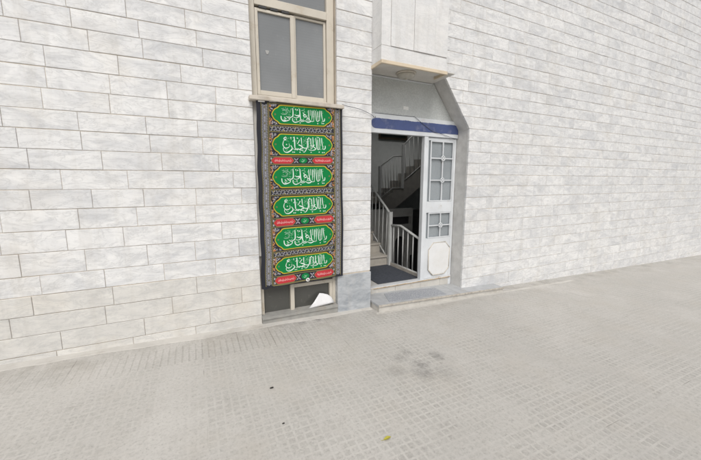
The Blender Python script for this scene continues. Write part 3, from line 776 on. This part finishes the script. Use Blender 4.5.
ABB = [([(592,74),(598,130),(608,190),(622,214)],13),([(640,178),(638,208),(622,222),(604,216)],12),([(572,74),(572,150),(570,216)],13),([(545,84),(546,150),(550,220)],12),
 ([(516,78),(521,150),(527,208),(546,228),(564,206)],13),([(491,78),(493,150),(491,232)],13),([(467,78),(467,160),(462,210)],13),([(441,74),(443,150)],12),
 ([(416,78),(421,150),(432,208),(456,226),(486,226)],13),([(456,226),(430,240),(400,242),(370,226),(344,240)],15),
 ([(388,154),(366,140),(350,160),(370,176),(392,164),(404,190),(386,216)],14),([(392,186),(420,194),(426,214),(396,216)],11),
 ([(299,72),(302,130),(306,184),(314,210),(336,226),(352,216)],17),([(300,214),(324,240),(350,236)],12),([(236,150),(256,164),(292,160),(276,186),(242,194),(216,184)],14),
 ([(206,200),(208,236),(238,256),(276,246),(302,230)],15),([(209,68),(212,130),(206,176),(180,190),(150,184)],15),([(128,180),(150,200),(166,206),(186,190)],12),
 ([(60,180),(64,220),(90,246),(130,242),(166,226),(172,206)],17),([(130,216),(106,206),(112,190)],11),([(66,82),(100,92),(150,78)],7),([(76,112),(110,102),(140,124),(112,150),(76,132)],8),
 ([(128,88),(164,108),(160,142)],7),([(60,150),(100,160),(142,150)],8),([(184,80),(180,132)],8),([(320,96),(346,86),(372,100)],8),([(336,116),(376,110)],8),([(244,84),(258,110)],7),
 ([(92,70),(84,100)],6),([(118,110),(122,140)],6),([(404,100),(398,122)],6),([(540,110),(532,130)],5)]
ABBD = [(606,252),(626,252),(546,256),(306,260),(246,80),(270,86),(350,128),(110,232),(256,214)]
def lettering(name, parent, sc, dc, hw, hh, strokes, dots, midy, halfy, sy=1.0):
    mb = MB()
    fx = lambda x: sc + (x-345)/404*hw*1.0; fy = lambda y: dc + (y-midy)/halfy*hh*sy
    px = hw/404
    for i, (P, w) in enumerate(strokes):
        stroke(mb, [(fx(x), fy(y)) for x, y in P], w*px*.68, LAY*4 + i*.00004, 1 if w <= 8 else 0)
    rg = random.Random(len(strokes))
    for _ in range(46):                 # small vowel marks between the letters
        x = rg.uniform(90, 620); y = midy + rg.uniform(-.78, .62)*halfy; a = rg.uniform(-1.2, .5); l = rg.uniform(7, 15)
        stroke(mb, [(fx(x), fy(y)), (fx(x+l*math.cos(a)*.6), fy(y+l*math.sin(a)*.6-2)), (fx(x+l*math.cos(a)), fy(y+l*math.sin(a)))], 6*px, LAY*3.7, 1)
    for x, y in dots:
        r = 8*px; quad(mb, [(fx(x)-r*1.2, fy(y)), (fx(x), fy(y)-r), (fx(x)+r*1.2, fy(y)), (fx(x), fy(y)+r)], LAY*4.6)
    return mb.build(name, [M['ink_white'], M['ink_pale']], parent, fix=False)
HWD = .335
for zi, (a, b, kind) in enumerate(tiles):
    dc = dd((a+b)/2); hh = (a-b)/2*.93; sc = (SI0+SI1)/2
    # corner flowers fill the four spandrels of the tile
    rg = random.Random(50+zi)
    for qx in (-1, 1):
        for qy in (-1, 1):
            fl = MB()
            for _ in range(110):
                t = rg.uniform(.70, 1.055); y = rg.uniform(.15, 1.0)
                lim = prof(min(1, t*.985)) if t < 1.0 else 0
                if y < lim + .15: continue
                s = sc + qx*t*HWD; d = dc + qy*y*(a-b)/2*.94
                r = rg.uniform(.004, .0085); an = rg.uniform(0, 3.14)
                m = 2 if (t > .985 and rg.random() < .75) else (1 if rg.random() < .4 else 0)
                P = [(s + r*math.cos(an+k*math.pi/2)*(1.5 if k % 2 else .8), d + r*math.sin(an+k*math.pi/2)*(1.5 if k % 2 else .8)) for k in range(4)]
                quad(fl, P, LAY*(1.2 + rg.random()), m)
            fl.build('corner_flowers', [M['ink_grey'], M['ink_lilac'], M['ink_orange']], BN, fix=False)
    p = MB(); cart(p, sc, dc, HWD-.009, hh-.0095, LAY*3)
    po = p.build('script_panel', M['ink_green'], BN)
    p = MB(); cart(p, sc, dc, HWD, hh, LAY*1.8); p.build('gold_border', M['ink_gold'], po)
    p = MB(); cart(p, sc, dc, HWD+.010, hh+.004, LAY*1.5); p.build('dark_outline', M['ink_black'], po)
    if kind == 'H': lettering('lettering', po, sc, dc, HWD, hh*.98, HUS, HUSD, 152, 122)
    else: lettering('lettering', po, sc, dc, HWD, hh*.98, ABB, ABBD, 164, 128)
    # small gold flower at each tip of the panel
    for qx in (-1, 1):
        f = MB()
        for k in range(6):
            an = k*math.pi/3; s = sc + qx*HWD*.885; r = .013
            quad(f, [(s, dc), (s+r*.5*math.cos(an-.5), dc+r*.5*math.sin(an-.5)), (s+r*math.cos(an), dc+r*math.sin(an)), (s+r*.5*math.cos(an+.5), dc+r*.5*math.sin(an+.5))], LAY*3.6)
        f.build('tip_flower', M['ink_olive'], po, fix=False)
def flat_cart(mb, sc, dc, hw, hh, off, m=0):
    ts = [-1,-.97,-.9,-.8,-.72] + [-.7+.1*i for i in range(15)] + [.72,.8,.9,.97,1]
    pf = lambda t: min(1.0, max(.02, (1-abs(t))/.26))**.7
    mb.grid([[cloth(sc+t*hw, dc+q*pf(t)*hh, off) for t in ts] for q in (-1,-.5,0,.5,1)], m=m)
for ri, (a, b) in enumerate(reds):
    dc = dd((a+b)/2); hh = (a-b)/2*.80
    for ci, sc in enumerate((SI0+.137, SI1-.137)):
        p = MB(); flat_cart(p, sc, dc, .117, hh, LAY*2.4); po = p.build('red_cartouche', M['ink_red'], BN)
        p = MB(); flat_cart(p, sc, dc, .123, hh+.005, LAY*1.7); p.build('cartouche_border', M['ink_olive'], po)
        q = MB(); rg = random.Random(7+ci)
        x = -.084
        while x < .084:
            w = rg.uniform(.012, .022); h = hh*.42
            stroke(q, [(sc+x, dc-h*rg.uniform(.1,.9)), (sc+x+w*.3, dc+h*rg.uniform(.3,.8)), (sc+x+w*.8, dc+h*rg.uniform(.1,.7)), (sc+x+w*1.15, dc-h*rg.uniform(-.1,.6))], .0055, LAY*3.4)
            if rg.random() < .5: stroke(q, [(sc+x+w*.5, dc-h*1.1), (sc+x+w*.5, dc+h*.2)], .004, LAY*3.5)
            x += w*.95
        q.build('lettering', M['ink_pink'], po, fix=False)
    sc = (SI0+SI1)/2
    p = MB(); p.grid([[cloth(sc+math.cos(t)*.044*r, dc+math.sin(t)*hh*.92*r*(1+.05*math.cos(8*t)), LAY*2.4) for t in [2*math.pi*k/24 for k in range(24)]] for r in (1,.5,.02)], closed=True)
    po = p.build('green_medallion', M['ink_green'], BN)
    q = MB(); stroke(q, [(sc-.02,dc+.004),(sc-.008,dc+.014),(sc+.006,dc+.004),(sc+.018,dc-.012)], .006, LAY*3.4); stroke(q, [(sc-.012,dc-.012),(sc+.002,dc-.004),(sc+.012,dc+.010)], .005, LAY*3.5)
    q.build('lettering', M['ink_pale'], po, fix=False)
    for sx in (sc-.077, sc+.077):
        q = MB()
        for u, v in ((-1,-1),(1,-1),(-1,1),(1,1)):
            quad(q, [(sx,dc), (sx+u*.012,dc+v*hh*.25), (sx+u*.027,dc+v*hh*.85), (sx+u*.007,dc+v*hh*.6)], LAY*1.9)
        q.build('butterfly_ornament', M['ink_lilac'], BN, fix=False)
    for sx, u, v in ((SI0+.010,1,1), (SI1-.010,-1,1), (SI0+.010,1,-1), (SI1-.010,-1,-1)):
        q = MB()
        if 1: quad(q, [(sx,dc+v*hh), (sx+u*.016,dc+v*hh*.85), (sx+u*.010,dc+v*hh*.3), (sx,dc+v*hh*.35)], LAY*1.9)
        q.build('leaf_ornament', M['ink_lilac'], BN, fix=False)
# tape and cord that hold the top hem; the pale tag at the foot
mb = MB(); 
for s0, s1, d0, d1 in ((.862,.925,-.012,.014), (.02,.085,-.004,.012), (.13,.20,-.006,.004)):
    mb = MB(); rect(mb, s0, s1, d0, d1, .004, 3, 2); mb.build('tape', M['tape'], BN, fix=False)
cx, cy, cz = cloth(.502, dd(.497), .012)
ro = empty('paper_rosette', (cx, cy, cz-.03), 'small round white rosette with dark centre pinned to the bottom edge of the banner', 'rosette')
mb = MB(); n = 9
for k in range(n):
    a = 2*math.pi*k/n; r = .027
    mb.face([(cx,cy-.004,cz), (cx+.6*r*math.cos(a-.35),cy-.008,cz+.6*r*math.sin(a-.35)), (cx+r*math.cos(a),cy-.003,cz+r*math.sin(a)), (cx+.6*r*math.cos(a+.35),cy-.008,cz+.6*r*math.sin(a+.35))])
mb.lathe((cx,cy-.004,cz), [(.020,0),(.020,.004)], 18, axis='y')
mb.build('petals', M['sticker'], ro, fix=False)
mb = MB(); mb.lathe((cx,cy-.011,cz), [(.003,-.002),(.007,0),(.007,.006)], 12, axis='y'); mb.build('centre', M['scrap'], ro)

# ------------------------------------------------------------------ loose things
# crumpled sheet leaning in the corner of the basement window
ol = [(1.130,.0),(1.200,.062),(1.285,.150),(1.330,.140),(1.385,.122),(1.425,.090),(1.462,.018),(1.30,.004)]
mb = MB(); cxp, czp = 1.30, .06
fr = []; 
def paper(x, h): return (x, -.002 + .046*(h/.15) + .006*math.sin(30*x), .1215 + h)
rings = []
for q in (1, .66, .33, .02): rings.append([paper(cxp+(x-cxp)*q, czp+(h-czp)*q) for x, h in ol])
mb.grid(rings, closed=True, smooth=True)
rings2 = [[(p[0], p[1]+.002, p[2]) for p in r] for r in rings]; mb.grid(rings2, closed=True); mb.grid([rings[0], rings2[0]], closed=True)
tag(mb.build('paper_sheet', M['paper']), 'torn white sheet leaning in the corner of the basement window', 'paper')

def smooth3(P, k=8):
    out = []; Q = [P[0]] + list(P) + [P[-1]]
    for i in range(1, len(Q)-2):
        for j in range(k):
            t = j/k; a, b, c, d = (Vector(q) for q in Q[i-1:i+3])
            out.append(.5*(2*b + (c-a)*t + (2*a-5*b+4*c-d)*t*t + (3*b-a-3*c+d)*t**3))
    out.append(Vector(P[-1])); return out
mb = MB(); mb.tube(smooth3([(1.535,-.09,2.437),(1.60,-.040,2.440),(1.78,-.020,2.425),(1.92,-.018,2.385),(1.975,-.018,2.355),(2.03,.10,2.378),(2.13,.208,2.405),(2.14,.228,2.457),(2.40,.232,2.459),(2.70,.226,2.460),(2.735,.208,2.455),(2.88,.207,2.372),(3.04,.207,2.294),(3.20,.207,2.262),(3.40,.206,2.222),(3.52,.206,2.21)]), .0028, 6)
tag(mb.build('cable', M['cable']), 'thin dark cable sagging from the banner corner across the blue lintel', 'cable')

mb = MB(); gx, gy = .98, -1.96
rows = []
for i in range(9):
    t = i/8; w = .012*math.sin(math.pi*(.04+.93*t))**.8
    rows.append([(gx-.026+.052*t + j*w*.3, gy + j*w, zg(gx)+.004+.005*abs(j)+.004*math.sin(3*t)) for j in (-1,-.5,0,.5,1)])
mb.grid(rows); mb.tube([(gx-.026,gy,zg(gx)+.005),(gx-.042,gy+.006,zg(gx)+.006)], .0012, 5)
tag(mb.build('fallen_leaf', M['leaf']), 'small yellow leaf fallen on the pale paving', 'leaf', kind='thing')
for (gx, gy, sz, lab) in ((.44,-1.17,.010,'small dark stub lying on the paving below the basement window'), (.43,-1.57,.006,'tiny dark crumb lying nearest the lower left of the paving')):
    mb = MB(); rg = random.Random(int(gy*100))
    prof_ = [(sz*.35,0),(sz,sz*.25),(sz*.9,sz*.6),(sz*.4,sz*.85)]
    n = 9; rings = [[(gx + r*math.cos(2*math.pi*k/n)*1.5*rg.uniform(.8,1.2), gy + r*math.sin(2*math.pi*k/n)*rg.uniform(.7,1.1), zg(gx)+.0005+h) for k in range(n)] for r, h in prof_]
    mb.grid(rings, closed=True); mb.face(rings[-1]); mb.face(rings[0][::-1])
    tag(mb.build('litter', M['scrap']), lab, 'litter', kind='thing')

# ------------------------------------------------------------------ light, sky, camera
wd = bpy.data.worlds.new('World'); SC.world = wd; wd.use_nodes = True
nt = wd.node_tree; bg = nt.nodes['Background']
sky = nt.nodes.new('ShaderNodeTexSky'); sky.sky_type = 'NISHITA'; sky.sun_disc = False
EL, AZ = math.radians(48), math.radians(200)       # high soft sun from behind the camera, a little to its left
sky.sun_elevation = EL; sky.sun_rotation = AZ; sky.air_density = 1.0; sky.dust_density = 4.0; sky.ozone_density = 1.0
hs = nt.nodes.new('ShaderNodeHueSaturation'); hs.inputs['Saturation'].default_value = .22      # overcast: the grey of a clouded sky
nt.links.new(sky.outputs[0], hs.inputs['Color']); nt.links.new(hs.outputs[0], bg.inputs['Color']); bg.inputs['Strength'].default_value = .10
sl_ = bpy.data.lights.new('sun', 'SUN'); sl_.energy = 1.5; sl_.angle = math.radians(36); sl_.color = (1, .965, .92)
so = bpy.data.objects.new('sun', sl_); COL.objects.link(so)
dirv = Vector((math.sin(AZ)*math.cos(EL), math.cos(AZ)*math.cos(EL), math.sin(EL)))
so.rotation_euler = dirv.to_track_quat('Z', 'Y').to_euler(); so.location = (0, -6, 8)

cam = bpy.data.cameras.new('camera'); co_ = bpy.data.objects.new('camera', cam); COL.objects.link(co_)
cam.sensor_width = 36; cam.lens = 36*322/701; cam.clip_end = 300; cam.clip_start = .05
co_.location = (0, -3.4621, 1.6); co_.rotation_euler = (math.pi/2 - .1496, 0, -.4508)
SC.camera = co_
vs = SC.view_settings; vs.view_transform = 'Standard'; vs.look = 'None'; vs.gamma = 1; vs.exposure = 0.20; vs.use_curve_mapping = False
SC.render.engine = 'CYCLES'; SC.cycles.use_denoising = True; SC.cycles.max_bounces = 8; SC.cycles.diffuse_bounces = 5
